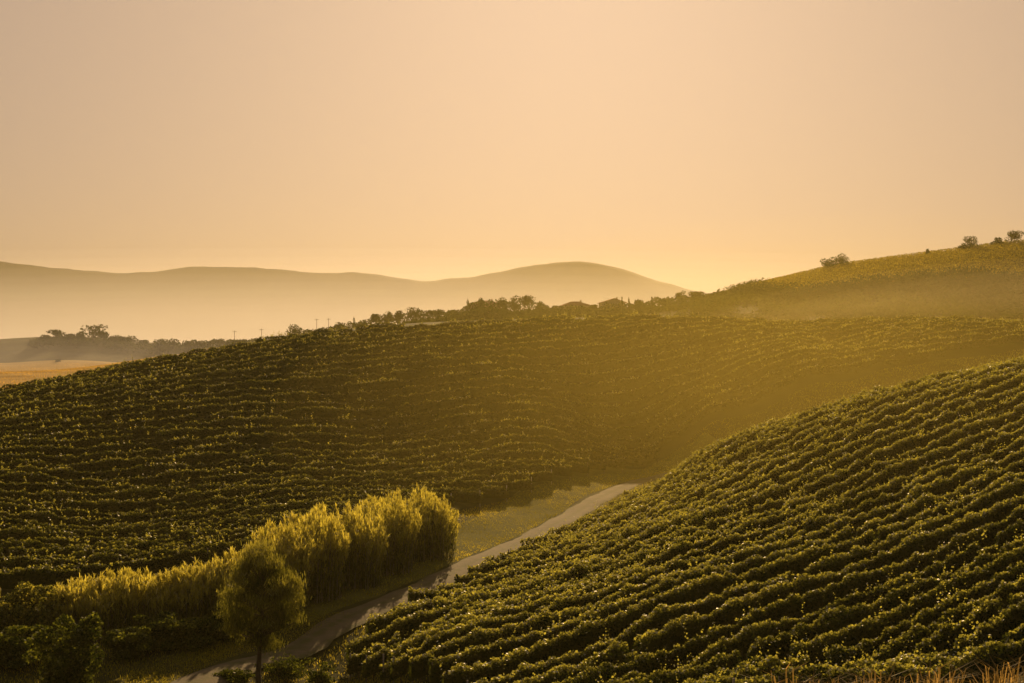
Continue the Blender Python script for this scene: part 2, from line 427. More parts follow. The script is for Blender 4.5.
def vine_row(P, T, seed, per_m, leaf, height, mat, name="vine_row", shoots=0.9, thr=0.80, posts=(), trunks=()):
    """P: (n,3) points on the ground along the row (0.5 m apart), T: running length"""
    L = T[-1]
    root = empty(name, tuple(P[0]))
    o = P[0]
    side = np.array([P[-1][1]-P[0][1], -(P[-1][0]-P[0][0]), 0]); side /= np.linalg.norm(side)
    def gp(t): return np.stack([np.interp(t, T, P[:, k]) for k in range(3)], 1)
    N = int(L*per_m)
    t = rng.uniform(0, L, N)
    lump = 0.55*snoise(t, 0.9, seed) + 0.45*snoise(t, 0.35, seed+1)
    hh = height*(1 + 0.13*snoise(t, 3.0, seed+2)) + 0.34*lump + 0.16*snoise(t, 6.5, seed+11)*height*0.6
    gap = snoise(t, 2.3, seed+5) > 0.84                # missing vines
    hh = np.where(gap, hh*0.62, hh)
    wdt = 0.30 + 0.10*snoise(t, 1.1, seed+3) + 0.07*lump
    # cross-section: mostly on the shell of a rounded hedge, denser at the top
    a = rng.uniform(-0.62*math.pi, 0.62*math.pi, N)*np.where(rng.uniform(size=N) < 0.45, 0.55, 1.0)
    rr = np.sqrt(rng.uniform(0.45, 1.15, N))
    off = np.sin(a)*wdt*rr*1.15
    zc = hh*0.60
    z = zc + np.cos(a)*hh*0.40*rr
    low = rng.uniform(size=N) < 0.22
    z = np.where(low, rng.uniform(0.3, 0.7, N)*hh, z)
    C = gp(t) - o + side*off[:, None]; C[:, 2] += z
    V = [leaves(C, leaf, up=0.25)]
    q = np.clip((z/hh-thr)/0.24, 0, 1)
    tn = [np.clip(0.03 + 0.78*q**2.0 + 0.16*snoise(t, 1.7, seed+7) + 0.10*snoise(t, 9.0, seed+13) + rng.normal(size=N)*0.11, 0, 1)]     # young leaves paler; top lightened further to paint sunlit rims, flanks kept dark
    # upright young shoots above the hedge
    ns = int(L*shoots)
    st = rng.uniform(0, L, ns*3); st = st[(snoise(st, 2.6, seed+17) + 0.5*rng.normal(size=len(st))) > 0.35]; ns = len(st)
    base = gp(st) - o + side*(rng.normal(size=ns)*0.16)[:, None]; base[:, 2] += height*(1+0.13*snoise(st, 3.0, seed+2)) + 0.1*snoise(st, .9, seed) - 0.1
    dirs = rng.normal(size=(ns, 3))*0.33; dirs[:, 2] = 1; dirs /= np.linalg.norm(dirs, axis=1)[:, None]
    ln = rng.gamma(2.2, 0.16, ns)
    for k in range(6):
        c = base + dirs*(ln*(k+0.5)/6)[:, None]*1.25 + rng.normal(size=(ns, 3))*leaf*0.30
        V.append(leaves(c, leaf*(0.95-0.08*k), up=0.1)); tn.append(np.clip(rng.normal(0.92, 0.12, ns), 0, 1))
    # woody, leafy inner mass so that the row is not see-through
    m = max(3, int(L/0.5)); tc = np.linspace(0, L, m); g = gp(tc) - o
    hc = height*0.86*(1+0.13*snoise(tc, 3.0, seed+2)) + 0.1*snoise(tc, .9, seed)
    hc = np.where(snoise(tc, 2.3, seed+5) > 0.84, hc*0.55, hc)
    wc = 0.17 + 0.05*snoise(tc, 1.1, seed+3)
    rings = []
    for sx, fz in ((-0.7, 0.32), (-1, 0.62), (-0.55, 0.93), (0, 1.0), (0.55, 0.93), (1, 0.62), (0.7, 0.32)):
        q = g + side*(sx*wc)[:, None]; q[:, 2] += fz*hc; rings.append(q)
    for i in range(7):
        r1, r2 = rings[i], rings[(i+1) % 7]
        V.append(np.stack([r1[:-1], r1[1:], r2[1:], r2[:-1]], 1)); tn.append(np.full(m-1, 0.15))
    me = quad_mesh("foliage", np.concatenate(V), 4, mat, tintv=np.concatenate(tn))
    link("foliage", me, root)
    for tp, hp, pm in posts:
        b = gp(np.array([tp]))[0] - o
        MB().tube([b+(0, 0, -.3), b+(0, 0, hp)], [0.06, 0.05], 6).build("post", M[pm], root)
    for tp in trunks:
        b = gp(np.array([tp]))[0] - o; j = rng.normal(size=2)*0.05
        MB().tube([b+(0, 0, -.2), b+(j[0], j[1], .3), b+(0, j[0], .62), b+(j[1], 0, .9)], [0.05, 0.04, 0.035, 0.03], 6).build("trunk", M["bark"], root)
    return root

def make_rows(poly, k, spacing, r0, r1, bend, minlen):
    d = np.array([1, k])/math.hypot(1, k); p = np.array([-d[1], d[0]])
    rows = []
    i = 0
    r = r0
    while r < r1:
        t = np.arange(-260, 260, 0.5)
        off = bend(t, r)
        X = p[0]*(r+off) + d[0]*t; Y = p[1]*(r+off) + d[1]*t
        ins = inside(poly, X, Y)
        if ins.any():
            # longest run
            best = (0, 0); s = None
            for j, b in enumerate(np.append(ins, False)):
                if b and s is None: s = j
                if not b and s is not None:
                    if j-s > best[1]-best[0]: best = (s, j)
                    s = None
            a, b = best
            if (b-a)*0.5 > minlen:
                x, y = X[a:b], Y[a:b]
                P = np.stack([x, y, zfun(x, y)], 1)
                T = np.concatenate([[0], np.cumsum(np.linalg.norm(np.diff(P, axis=0), axis=1))])
                rows.append((P, T))
        r += spacing
    return rows

rc = smooth_curve(ROAD, 1.0)
def road_x(y): return float(np.interp(y, rc[:, 1], rc[:, 0]))

# near slope
near_poly = [(-11.4, 84.0), (-9.0, 91)] + [(road_x(y)+3.6+max(0, (y-105)*0.045), y) for y in range(94, 158, 4)] + [(22, 159), (45, 158), (75, 160), (82, 140), (72, 100), (52, 66), (36, 48), (10, 44), (2, 56), (-5, 72)]
near_rows = make_rows(near_poly, 0.60, 2.45, 0, 170, lambda t, r: 0.5*np.sin(t*0.06+1.0) + 0.0*t, 5)
nN = len(near_rows)
for i, (P, T) in enumerate(near_rows):
    D = P[:, 1].mean()
    per = 330 if D < 85 else (260 if D < 115 else 190)
    lf = 0.135 if D < 85 else (0.15 if D < 115 else 0.175)
    posts = [(0.15, 1.75, "post")]
    tr = (0.7, 1.7, 2.7) if P[0, 0] < 12 else ()
    r_ = vine_row(P, T, 1000+i*20, per, lf, 1.72, M["vine"], posts=posts, trunks=tr, shoots=1.5 if D < 100 else 2.6, thr=0.78 if D < 85 else 0.70)  # lower thr on distant rows widens the painted sunlit tops
    lab = ("dark green grapevine row on the near right slope, %s row from the bottom right corner" % ordw(i+1)) if i < nN-4 else \
          ("sunlit vine row on the near slope, %s down from where its skyline meets the road" % ordw(nN-i))
    setp(r_, lab, "vine row", "vine rows on the near slope")

# hill across the valley
far_poly = [(-62, 92), (-38.6, 100), (-26, 112), (-16, 130), (-6.9, 147), (4, 166), (11, 180), (18.5, 194), (31, 205), (50, 216), (64, 226), (79, 236), (98, 248), (125, 262), (135, 284), (107, 279), (66, 268), (8, 248), (-35, 225),
            (-56, 207), (-75, 194), (-100, 182), (-100, 110)]
far_rows = make_rows(far_poly, 0.62, 2.9, 60, 260, lambda t, r: 0.7*np.sin(t*0.03+r*0.02), 8)
nF = len(far_rows)
for i, (P, T) in enumerate(far_rows):
    # keep only what lies within reach of the picture
    keep = np.abs(P[:, 0]/P[:, 1]) < 0.46
    P = P[keep]
    if len(P) < 12: continue
    T = np.concatenate([[0], np.cumsum(np.linalg.norm(np.diff(P, axis=0), axis=1))])
    D = P[:, 1].mean()
    per = 150 if D < 160 else 115
    lf = 0.20 if D < 160 else 0.24
    posts = [(T[-1]-0.2, 2.0, "concrete" if -9 < P[-1, 0] < 6 else "post")] if P[-1, 0] < 30 else []
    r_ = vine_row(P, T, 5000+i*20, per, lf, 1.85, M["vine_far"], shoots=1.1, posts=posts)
    if i < nF//2:
        lab = "shaded grapevine row on the hill across the valley, %s row up from the reeds" % ordw(i+1)
    else:
        lab = "backlit vine row across the valley, %s down from the skyline by the stubble field" % ordw(nF-i)
    setp(r_, lab, "vine row", "vine rows on the hill across the valley")

# ------------------------------------------------------------------ trees, reeds, shrubs
def crown_leaves(blobs, n, size, up=0.2):
    """blobs: (cx,cy,cz,rx,ry,rz)"""
    B = np.array(blobs, float)
    w = (B[:, 3]*B[:, 5]); w /= w.sum()
    k = rng.choice(len(B), n, p=w)
    u = rand_unit(n); r = rng.uniform(0.35, 1.1, n)**0.5
    C = B[k, :3] + u*r[:, None]*B[k, 3:6]
    V = leaves(C, size, up=up, out=u, outw=0.5)
    t = np.clip(0.22 + 0.35*(r-.8)/.25*(r > .8) + rng.normal(size=n)*0.2 + (rng.uniform(-.2, .2, len(B)))[k], 0, 1)  # outer leaves paler: young growth, pushed further to paint a sunlit edge
    return V, t

def tree(name, x, y, height, width, label, cat, group=None, n=500, leaf=0.5, shape="round", mat="tree", zbase=None):
    zb = z1(x, y) if zbase is None else zbase
    root = empty(name, (x, y, zb-0.05))
    w = width/2
    blobs = []
    if shape == "round":
        for _ in range(9):
            a = rng.uniform(0, 6.28); rr = rng.uniform(0.1, 0.62)*w
            blobs.append((math.cos(a)*rr, math.sin(a)*rr, height*rng.uniform(0.30, 0.82), w*rng.uniform(.40, .60), w*rng.uniform(.40, .60), height*rng.uniform(.16, .24)))
    elif shape == "flat":
        for _ in range(9):
            a = rng.uniform(0, 6.28); rr = rng.uniform(0.1, 0.7)*w
            blobs.append((math.cos(a)*rr, math.sin(a)*rr, height*rng.uniform(0.55, 0.86), w*rng.uniform(.35, .55), w*rng.uniform(.35, .55), height*rng.uniform(.10, .17)))
    elif shape == "cypress":
        for k in range(7):
            f = k/6
            blobs.append((rng.normal()*.05*w, rng.normal()*.05*w, height*(0.14+0.78*f), w*(1-f*0.75)*.85, w*(1-f*.75)*.85, height*.13))
    elif shape == "ragged":
        for q in range(9):
            a = rng.uniform(0, 6.28); rr = rng.uniform(0.1, 0.55)*w
            blobs.append((math.cos(a)*rr, math.sin(a)*rr, height*rng.uniform(.12, .62), w*rng.uniform(.3, .48), w*rng.uniform(.3, .48), height*rng.uniform(.15, .24)))
        for q in range(26):
            a = rng.uniform(0, 6.28); rr = rng.uniform(0.1, 0.95)*w; zc = rng.uniform(0.12, 0.92)
            rr *= 1-0.55*max(zc-.45, 0)
            blobs.append((math.cos(a)*rr, math.sin(a)*rr, height*zc, w*rng.uniform(.13, .30), w*rng.uniform(.13, .30), height*rng.uniform(.07, .13)))
    elif shape == "bush":
        for q in range(14):
            a = rng.uniform(0, 6.28); rr = rng.uniform(0.1, 0.68)*w
            blobs.append((math.cos(a)*rr, math.sin(a)*rr, height*(rng.uniform(0.10, 0.4) if q % 2 else rng.uniform(.4, .78)), w*rng.uniform(.28, .5), w*rng.uniform(.28, .5), height*rng.uniform(.16, .25)))
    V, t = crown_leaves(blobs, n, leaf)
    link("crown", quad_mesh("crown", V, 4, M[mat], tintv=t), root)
    th = height*(0.8 if shape == "flat" else .6)
    mb = MB()
    r0 = max(0.05, height*0.022)
    j = rng.normal(size=4)*0.03*height
    mb.tube([(0, 0, -0.3), (j[0]*.4, j[1]*.4, th*.45), (j[0], j[1], th)], [r0*1.3, r0, r0*.45], 7)
    for b in blobs[:5]:
        mb.tube([(j[0]*.5, j[1]*.5, th*rng.uniform(.4, .7)), ((b[0]+j[0])*.5, (b[1]+j[1])*.5, (b[2]+th*.6)*.5), (b[0], b[1], b[2])], [r0*.5, r0*.35, r0*.15], 5)
    mb.build("trunk", M["bark"], root)
    return setp(root, label, cat, group)

def pxtree(name, px, top, wpx, D, label, cat, group, **kw):
    x = (px-512)/F*D; zt = -(top-341)/F*D
    zb = z1(x, D)
    h = max(zt-zb, 1.2)
    return tree(name, x, D, h*1.04, wpx/F*D*1.35, label, cat, group, zbase=zb, **kw)

def reed_clump(x, y, h, rad, n, label, lean=0.16, mat="reed"):
    zb = z1(x, y)
    root = empty("reed_clump", (x, y, zb))
    a = rng.uniform(0, 6.28, n); r = rad*np.sqrt(rng.uniform(0, 1, n))
    bx, by = np.cos(a)*r, np.sin(a)*r
    bz = zfun(x+bx, y+by) - zb
    dome = np.sqrt(np.clip(1-(r/rad)**2*0.55, 0.1, 1))*(1+0.10*np.sin(a*3+x))
    hh = h*dome*rng.uniform(0.78, 1.08, n)
    ll = lean*r/rad + 0.03
    az = a + rng.normal(size=n)*0.6
    dx, dy = np.cos(az)*ll, np.sin(az)*ll
    mb = MB(); V = []; tn = []
    for i in range(n):
        def pt(s): return np.array([bx[i] + dx[i]*hh[i]*s**1.8, by[i] + dy[i]*hh[i]*s**1.8, bz[i] + hh[i]*s])
        if i % 2 == 0:
            mb.tube([pt(0)-(0, 0, .2), pt(.35), pt(.7), pt(.97)], [0.022, 0.02, 0.015, 0.006], 4, cap=False)
        nl = int(8*hh[i])
        s = rng.uniform(0.02, 1.0, nl)
        B = np.stack([bx[i] + dx[i]*hh[i]*s**1.8, by[i] + dy[i]*hh[i]*s**1.8, bz[i] + hh[i]*s*0.95], 1) + rng.normal(size=(nl, 3))*0.09
        q = blades(B, 0.70, 0.065, 0.42, 0.35); V.append(q); tn.append(np.tile(np.clip(0.08+0.85*s**1.7+rng.normal(size=nl)*.15, 0, 1), 2))  # blades lightened up the cane: sunlit golden tops painted in
        # feathery plume at the tip
        B = np.repeat(pt(.93)[None], 9, 0) + rng.normal(size=(9, 3))*0.05
        q = blades(B, 0.55, 0.05, 0.30, 0.25); V.append(q); tn.append(np.clip(rng.normal(0.85, .12, 18), 0, 1))
    link("leaves", setp_mesh(np.concatenate(V), M[mat], np.concatenate(tn)), root)
    mb.build("canes", M["post"], root)
    return setp(root, label, "reeds", "reed clumps beside the road")
def setp_mesh(V, mat, t): return quad_mesh("leaves", V, 4, mat, tintv=t)

# tall reeds along the ditch, from the road bend to the lower left
def fx(px, D): return (px-512)/F*D
RE = [ # px, top y, D, half width px
    (416, 494, 121, 24, "tall rounded reed clump at the right end of the golden thicket"),
    (382, 500, 113, 19, "tall golden reed clump just left of the rounded end clump"),
    (345, 509, 106, 23, "broad golden reed clump in the middle of the thicket by the road"),
    (310, 516, 100, 20, "golden feathery reed clump rising right behind the lone pine"),
    (277, 530, 96, 18, "golden reed clump showing just above the crown of the lone pine"),
    (243, 556, 92, 16, "lower pale reed clump showing left of the lone pine"),
]
for px_, top, D, hw, lab in RE:
    x = fx(px_, D); zb = z1(x, D); h = -(top-341)/F*D - zb
    reed_clump(x, D, h, hw/F*D*1.6, 400, lab)
LR = [(214, 562, 91, 17, "low pale reed clump just left of the tall reed thicket"), (184, 572, 90, 18, "low golden topped reed clump, second left of the tall thicket"),
      (150, 577, 89, 19, "low spiky reed clump midway along the shaded ditch"), (116, 576, 88, 18, "low spiky reed clump rising right behind the dark low shrubs"), (80, 584, 88, 18, "low reed clump behind the big dark bush at lower left")]
for px_, top, D, hw, lab in LR:
    x = fx(px_, D); zb = z1(x, D); h = -(top-341)/F*D - zb
    reed_clump(x, D, h, hw/F*D*1.6, 260, lab)
SH = [(44, 578, 87, 19, "leafy shrub with ragged sprigs on top near the left edge"), (8, 588, 86, 19, "leafy shrub cut by the left edge of the picture")]
for px_, top, D, hw, lab in SH:
    x = fx(px_, D); zb = z1(x, D); h = -(top-341)/F*D - zb
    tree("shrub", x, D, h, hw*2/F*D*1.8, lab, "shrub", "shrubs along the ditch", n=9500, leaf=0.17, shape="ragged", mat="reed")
for px_, top, D, hw, lab in ((228, 600, 87, 20, "dark shrub under the pale shrub left of the pine"), (196, 612, 84, 20, "dark low shrub in front of the ditch shrubs, nearest the pine"), (160, 608, 84, 21, "dark low shrub in front of the spiky ditch shrub"),
    (128, 622, 82, 20, "dark low shrub right of the big corner bush"), (14, 622, 80, 24, "dark low shrub at the left edge, left of the big corner bush")):
    x = fx(px_, D); zb = z1(x, D); h = -(top-341)/F*D - zb
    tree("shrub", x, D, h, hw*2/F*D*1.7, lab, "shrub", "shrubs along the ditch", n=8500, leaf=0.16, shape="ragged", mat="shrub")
# dark bush in the lower left corner
x = fx(70, 72); h = -(612-341)/F*72 - z1(x, 72)
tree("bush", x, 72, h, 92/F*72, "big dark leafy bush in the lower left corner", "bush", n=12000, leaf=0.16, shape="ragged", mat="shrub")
for px_, py_, D, w, lab in ((285, 655, 80, 60, "low dark shrub right of the lone pine trunk"), (322, 660, 79, 40, "small dark shrub between the pine and the first vine row"), (236, 668, 77, 44, "low dark shrub left of the lone pine trunk")):
    x = fx(px_, D); zb = z1(x, D); h = max(0.7, -(py_-341)/F*D - zb)
    tree("shrub", x, D, h, w/F*D, lab, "shrub", n=2200, leaf=0.12, shape="ragged", mat="shrub")

# lone young pine by the road
rng = np.random.default_rng(21)
px_, D = 259, 76
x = fx(px_, D); zb = z1(x, D); H = -(541-341)/F*D - zb
root = empty("pine_tree", (x, D, zb))
mb = MB(); tx = [(0, 0, -.3), (-0.05, 0, 1.0), (0.12, 0.05, H*.36), (0.2, 0.1, H*.62), (0.22, 0.05, H*.9)]
mb.tube(tx, [0.19, 0.16, 0.13, 0.08, 0.03], 8)
V = []; tn = []
cz = H*0.615; rz = H*0.385; rx = 44/F*D
for i in range(150):
    u = rand_unit(1)[0]; rr = rng.uniform(0.3, 1.0)**0.6
    prof_r = 1.0
    p = np.array([0.18 + u[0]*rx*rr*.92, u[1]*rx*rr*.92, cz + u[2]*rz*rr*.92])
    fz = (p[2]-(cz-rz))/(2*rz)
    sc = 1.08 - 0.60*max(fz-.40, 0)*1.5
    p[0] = 0.18 + (p[0]-.18)*sc; p[1] *= sc
    s0 = max(H*.30, min(p[2]-0.9, H*.85))
    mb.tube([(0.15, 0.05, s0), ((p[0]+.15)*.5, p[1]*.5, (p[2]+s0)*.5-.05), tuple(p)], [0.045, 0.03, 0.012], 5, cap=False)
    nb = 150
    B = p + rng.normal(size=(nb, 3))*np.array([.25, .25, .20])
    # needles in upswept tufts
    q = blades(B, 0.32, 0.03, 0.6, 0.1); V.append(q); tn.append(np.clip(np.tile(rng.normal(0.30, .15, nb), 2) + .75*max(0, rr-.7)/.3*max(0, fz+.15), 0, 1))  # upper and outer needles lightened to paint a lit rim
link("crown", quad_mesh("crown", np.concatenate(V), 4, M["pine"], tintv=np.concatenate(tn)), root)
mb.build("trunk", M["bark"], root)
setp(root, "lone young pine with a feathery oval crown and bare thin trunk beside the road", "tree")

# ridge trees in the haze
TR = [
 # px, top, width px, D, shape, label
 (47, 334, 9, 517, "round", "smallest hazy tree at the left end of the clump beyond the stubble field"),
 (58, 329, 15, 517, "round", "broad hazy tree, second from left in the clump beyond the stubble field"),
 (70, 332, 12, 517, "round", "hazy tree between the two tall crowns beyond the stubble field"),
 (81, 331, 10, 517, "round", "hazy tree leaning against the tallest crown beyond the stubble field"),
 (93, 324, 21, 517, "round", "tallest round hazy tree beyond the stubble field"),
 (104, 330, 10, 517, "round", "slim hazy tree on the right shoulder of the tallest crown at left"),
 (116, 335, 15, 517, "round", "low hazy tree right of the tallest clump beyond the stubble field"),
 (128, 335, 14, 517, "round", "second low hazy tree right of the tallest clump at left"),
 (142, 339, 14, 517, "bush", "lowest hazy bush in the dip right of the left clump"),
 (158, 338, 17, 500, "bush", "first hazy bush of the long misty hedge left of centre"),
 (173, 337, 15, 500, "bush", "second hazy bush of the long misty hedge left of centre"),
 (190, 339, 15, 500, "bush", "third hazy bush of the long misty hedge left of centre"),
 (206, 338, 15, 500, "bush", "fourth hazy bush of the long misty hedge left of centre"),
 (223, 338, 15, 500, "bush", "fifth hazy bush of the long misty hedge left of centre"),
 (240, 338, 15, 500, "bush", "sixth hazy bush of the long misty hedge left of centre"),
 (256, 338, 14, 505, "bush", "seventh hazy bush of the long misty hedge, under a faint pole"),
 (272, 336, 15, 505, "bush", "last hazy bush of the misty hedge left of the dome shaped tree"),
 (295, 324, 18, 510, "round", "dome shaped tree standing alone above the misty hedge left of the poles"),
 (310, 328, 13, 510, "bush", "hazy bush right of the dome shaped tree, left of the poles"),
 (325, 327, 14, 512, "bush", "hazy bush below the two utility poles"),
 (340, 322, 11, 515, "round", "hazy rounded tree just right of the utility poles"),
 (354, 318, 5, 515, "cypress", "narrow pointed cypress left of the row of round trees"),
 (363, 320, 12, 515, "round", "hazy low tree just right of the narrow cypress"),
 (377, 313, 11, 515, "flat", "first of the three flat topped trees left of the broad dome on the ridge"),
 (388, 311, 11, 515, "round", "second of the three small trees left of the broad dome on the ridge"),
 (398, 309, 9, 515, "round", "third and tallest of the three small trees left of the broad dome"),
 (415, 307, 20, 515, "round", "broad dome of a tree on the middle of the hazy ridge"),
 (435, 308, 18, 515, "flat", "flat topped wide tree just right of the broad dome on the ridge"),
 (453, 309, 11, 515, "round", "small round tree left of the long hazy building"),
 (468, 299, 6, 515, "cypress", "small pointed tree at the left end of the long hazy building"),
 (482, 298, 8, 512, "round", "small round tree poking above the long hazy building"),
 (503, 297, 11, 512, "round", "round tree at the right end of the long hazy building"),
 (515, 296, 11, 512, "round", "left crown of the dense tree pair on the middle of the skyline"),
 (525, 294, 14, 512, "flat", "right, spreading crown of the dense tree pair on the middle of the skyline"),
 (541, 303, 16, 512, "bush", "hedge like tree right of the dense tree pair on the skyline"),
 (554, 305, 10, 512, "bush", "low bush just left of the hipped farmhouse on the ridge"),
 (594, 304, 8, 505, "bush", "small bush between the two farmhouses on the ridge"),
 (622, 297, 3, 505, "cypress", "slim cypress at the right corner of the gabled farmhouse"),
 (629, 298, 3, 505, "cypress", "second slim cypress right of the gabled farmhouse"),
 (639, 298, 9, 505, "round", "thin see through round tree right of the slim cypresses"),
 (652, 297, 5, 500, "cypress", "stubby pointed tree at the left end of the dark wood on the ridge"),
 (662, 297, 13, 517, "round", "dark round tree at the left of the wood below the right hill"),
 (680, 291, 11, 517, "round", "tallest dark tree in the wood below the right hill"),
 (697, 290, 15, 495, "round", "wide dark tree right of the tallest in the wood below the right hill"),
 (710, 293, 9, 490, "round", "low dark tree near the upper end of the wood below the right hill"),
 (718, 289, 4, 490, "cypress", "left one of two tiny pointed trees where the wood meets the right hill"),
 (723, 290, 4, 490, "cypress", "right one of two tiny pointed trees where the wood meets the right hill"),
 (670, 303, 20, 480, "bush", "dark thicket in front of the wood below the right hill"),
 (645, 306, 20, 480, "bush", "dark thicket in front of the slim cypresses right of the farmhouses"),
 (700, 300, 24, 470, "bush", "widest dark thicket on the slope below the right hill"),
]
for px_, top, w, D, shp, lab in TR:
    n = 260 + int(w*26)
    pxtree("hill_tree" if shp != "bush" else "hill_bush", px_, top, w, D, lab, "tree" if shp != "bush" else "bush", "trees on the hazy ridge", n=n, leaf=0.55 if shp != "cypress" else .4, shape=shp)
def thicket(pts, n, label, leaf=.6):
    p = np.array(pts, float); u_ = rng.uniform(p[0, 0], p[-1, 0], n)
    D_ = np.interp(u_, p[:, 0], p[:, 2]) + rng.normal(size=n)*6
    top_ = -(np.interp(u_, p[:, 0], p[:, 1])-341)/F*D_ + 0.7*snoise(u_, 5, 31) + .5*snoise(u_, 2, 32)
    X_ = (u_-512)/F*D_; g_ = zfun(X_, D_)
    C_ = np.stack([X_, D_, g_ + np.maximum(top_-g_, .6)*rng.uniform(0, 1, n)**.8], 1)
    return setp(link("thicket", quad_mesh("thicket", leaves(C_, leaf, up=.2), 4, M["tree"], tintv=np.clip(.4+rng.normal(size=n)*.2, 0, 1))), label, "undergrowth", kind="stuff")
thicket([(30, 346, 517), (60, 341, 517), (100, 340, 517), (130, 342, 512), (200, 342, 505), (290, 337, 512), (340, 326, 516), (370, 317, 518), (420, 311, 518), (455, 311, 516), (472, 303, 514), (500, 301, 514), (530, 299, 514), (550, 306, 514), (600, 305, 510), (640, 302, 506), (680, 297, 502), (722, 294, 494)], 22000,
        "hazy scrub and low woodland along the ridge under the trees")
thicket([(400, 322, 450), (440, 316, 448), (480, 309, 446), (520, 309, 446), (600, 310, 446), (660, 309, 446), (720, 304, 442), (770, 302, 430), (810, 301, 412)], 26000,
        "dark hazy wood covering the slope between the far farmhouses and the right hill", .7)
TR2 = [
 (830, 257, 15, 458, "round", "left half of the dark tree pair on the brow of the right hill"),
 (841, 253, 15, 458, "round", "right, taller half of the dark tree pair on the brow of the right hill"),
 (970, 235, 16, 438, "bush", "spiky bush on the skyline of the right hill near the right edge"),
 (962, 242, 8, 438, "bush", "tiny bush beside the spiky bush on the right skyline"),
 (927, 248, 4, 440, "bush", "tiny lone sapling on the skyline left of the spiky bush"),
 (998, 236, 12, 436, "bush", "low bush on the skyline between the spiky bush and the corner tree"),
 (1014, 230, 16, 434, "round", "round tree on the skyline at the right edge of the picture"),
 (999, 316, 20, 330, "bush", "pale misty bush at the foot of the right hill"),
]
for px_, top, w, D, shp, lab in TR2:
    pxtree("hill_bush" if shp == "bush" else "hill_tree", px_, top, w, D, lab, "bush" if shp == "bush" else "tree", "trees on the right hill", n=500+int(w*50), leaf=0.32, shape=shp)
pxtree("hill_bush", 58, 360, 5, 474, "tiny dark bush alone on the far edge of the stubble field", "bush", None, n=250, leaf=0.3, shape="bush")

# vineyard on the top of the right hill (too far to tell vines apart) and the dark hedge under it
nb = 70000
u = rng.uniform(700, 1060, nb)
f = rng.uniform(0, 1, nb)
top_y = np.interp(u, [700, 735, 770, 835, 900, 970, 1024, 1060], [302, 291, 282, 267, 258, 249, 243, 239])
D0 = np.interp(u, [700, 770, 835, 900, 1024, 1060], [505, 480, 465, 450, 435, 432])
D1 = D0 - np.interp(u, [700, 740, 800, 1060], [0, 10, 55, 62])
Dd = D1 + (D0+3-D1)*f
Dd = np.round(Dd/3.0)*3.0 + rng.normal(size=nb)*.35
X = (u-512)/F*Dd
C = np.stack([X, Dd, zfun(X, Dd) + rng.uniform(0.0, 1.3, nb)], 1)
hv = link("hillside_vines", quad_mesh("hillside_vines", leaves(C, 0.36, up=0.3), 4, M["field_vine"], tintv=np.clip(0.55+rng.normal(size=nb)*.2, 0, 1)))
setp(hv, "golden green vineyard covering the top of the right hill", "vines", kind="stuff")
nb = 60000
u = rng.uniform(690, 1075, nb); f = rng.uniform(0, 1, nb)
Dd = 322 + (np.interp(u, [690, 735, 800, 1075], [480, 470, 408, 366])-322)*f
k = (np.sin(u*.05+Dd*.06)+np.sin(u*.021-Dd*.09+1)+np.sin(u*.11+2+Dd*.02)) + 1.6*f + rng.normal(size=nb)*.7 > -0.5
u, Dd = u[k], Dd[k]; X = (u-512)/F*Dd
C = np.stack([X, Dd, zfun(X, Dd) + rng.uniform(0, 1, len(u))*1.5], 1)
setp(link("scrub", quad_mesh("scrub", leaves(C, 0.6, up=.3), 4, M["tree"], tintv=np.clip(.45+.35*np.sin(u*.03+Dd*.07)+rng.normal(size=len(u))*.15, 0, 1))), "patchy dark scrub over the lower slope of the right hill", "scrub", kind="stuff")
nb = 30000
u = rng.uniform(330, 720, nb); Dd = rng.uniform(285, 450, nb); X = (u-512)/F*Dd
k = np.sin(u*.07+Dd*.05)+np.sin(u*.031-Dd*.08)+rng.normal(size=nb)*.7 > -1.0
X, Dd = X[k], Dd[k]
C = np.stack([X, Dd, zfun(X, Dd) + rng.uniform(0, 1, len(X))*1.2], 1)
setp(link("rough_grass", quad_mesh("rough_grass", leaves(C, 0.6, up=.3), 4, M["tree"], tintv=np.clip(.5+rng.normal(size=len(X))*.2, 0, 1))), "rough weedy ground between the vineyard crest and the hazy ridge", "rough grass", kind="stuff")
def hedge(name, pts, h, w, n, label, leaf=0.5):
    root = empty(name, (pts[0][0], pts[0][1], z1(*pts[0])))
    o = np.array(root.location)
    p = np.array(pts); t = rng.uniform(0, len(p)-1, n)
    X = np.interp(t, np.arange(len(p)), p[:, 0]) + rng.normal(size=n)*w*.3; Y = np.interp(t, np.arange(len(p)), p[:, 1]) + rng.normal(size=n)*w*.3
    hh = h*(0.75 + 0.35*snoise(t*6, 0.8, 77) + .2*snoise(t*6, .3, 78))
    C = np.stack([X, Y, zfun(X, Y) + hh*rng.uniform(0, 1, n)**.8], 1) - o
    link("foliage", quad_mesh("foliage", leaves(C, leaf, up=.2), 4, M["tree"], tintv=np.clip(0.4+rng.normal(size=n)*.2, 0, 1)), root)
    return setp(root, label, "hedge")
hedge("hedgerow", [((u_-512)/F*d_, d_) for u_, d_ in ((735, 470), (800, 408), (860, 398), (920, 388), (980, 378), (1040, 370), (1080, 366))], 4.2, 9, 20000, "dark hedge running across the right hill below its vineyard")

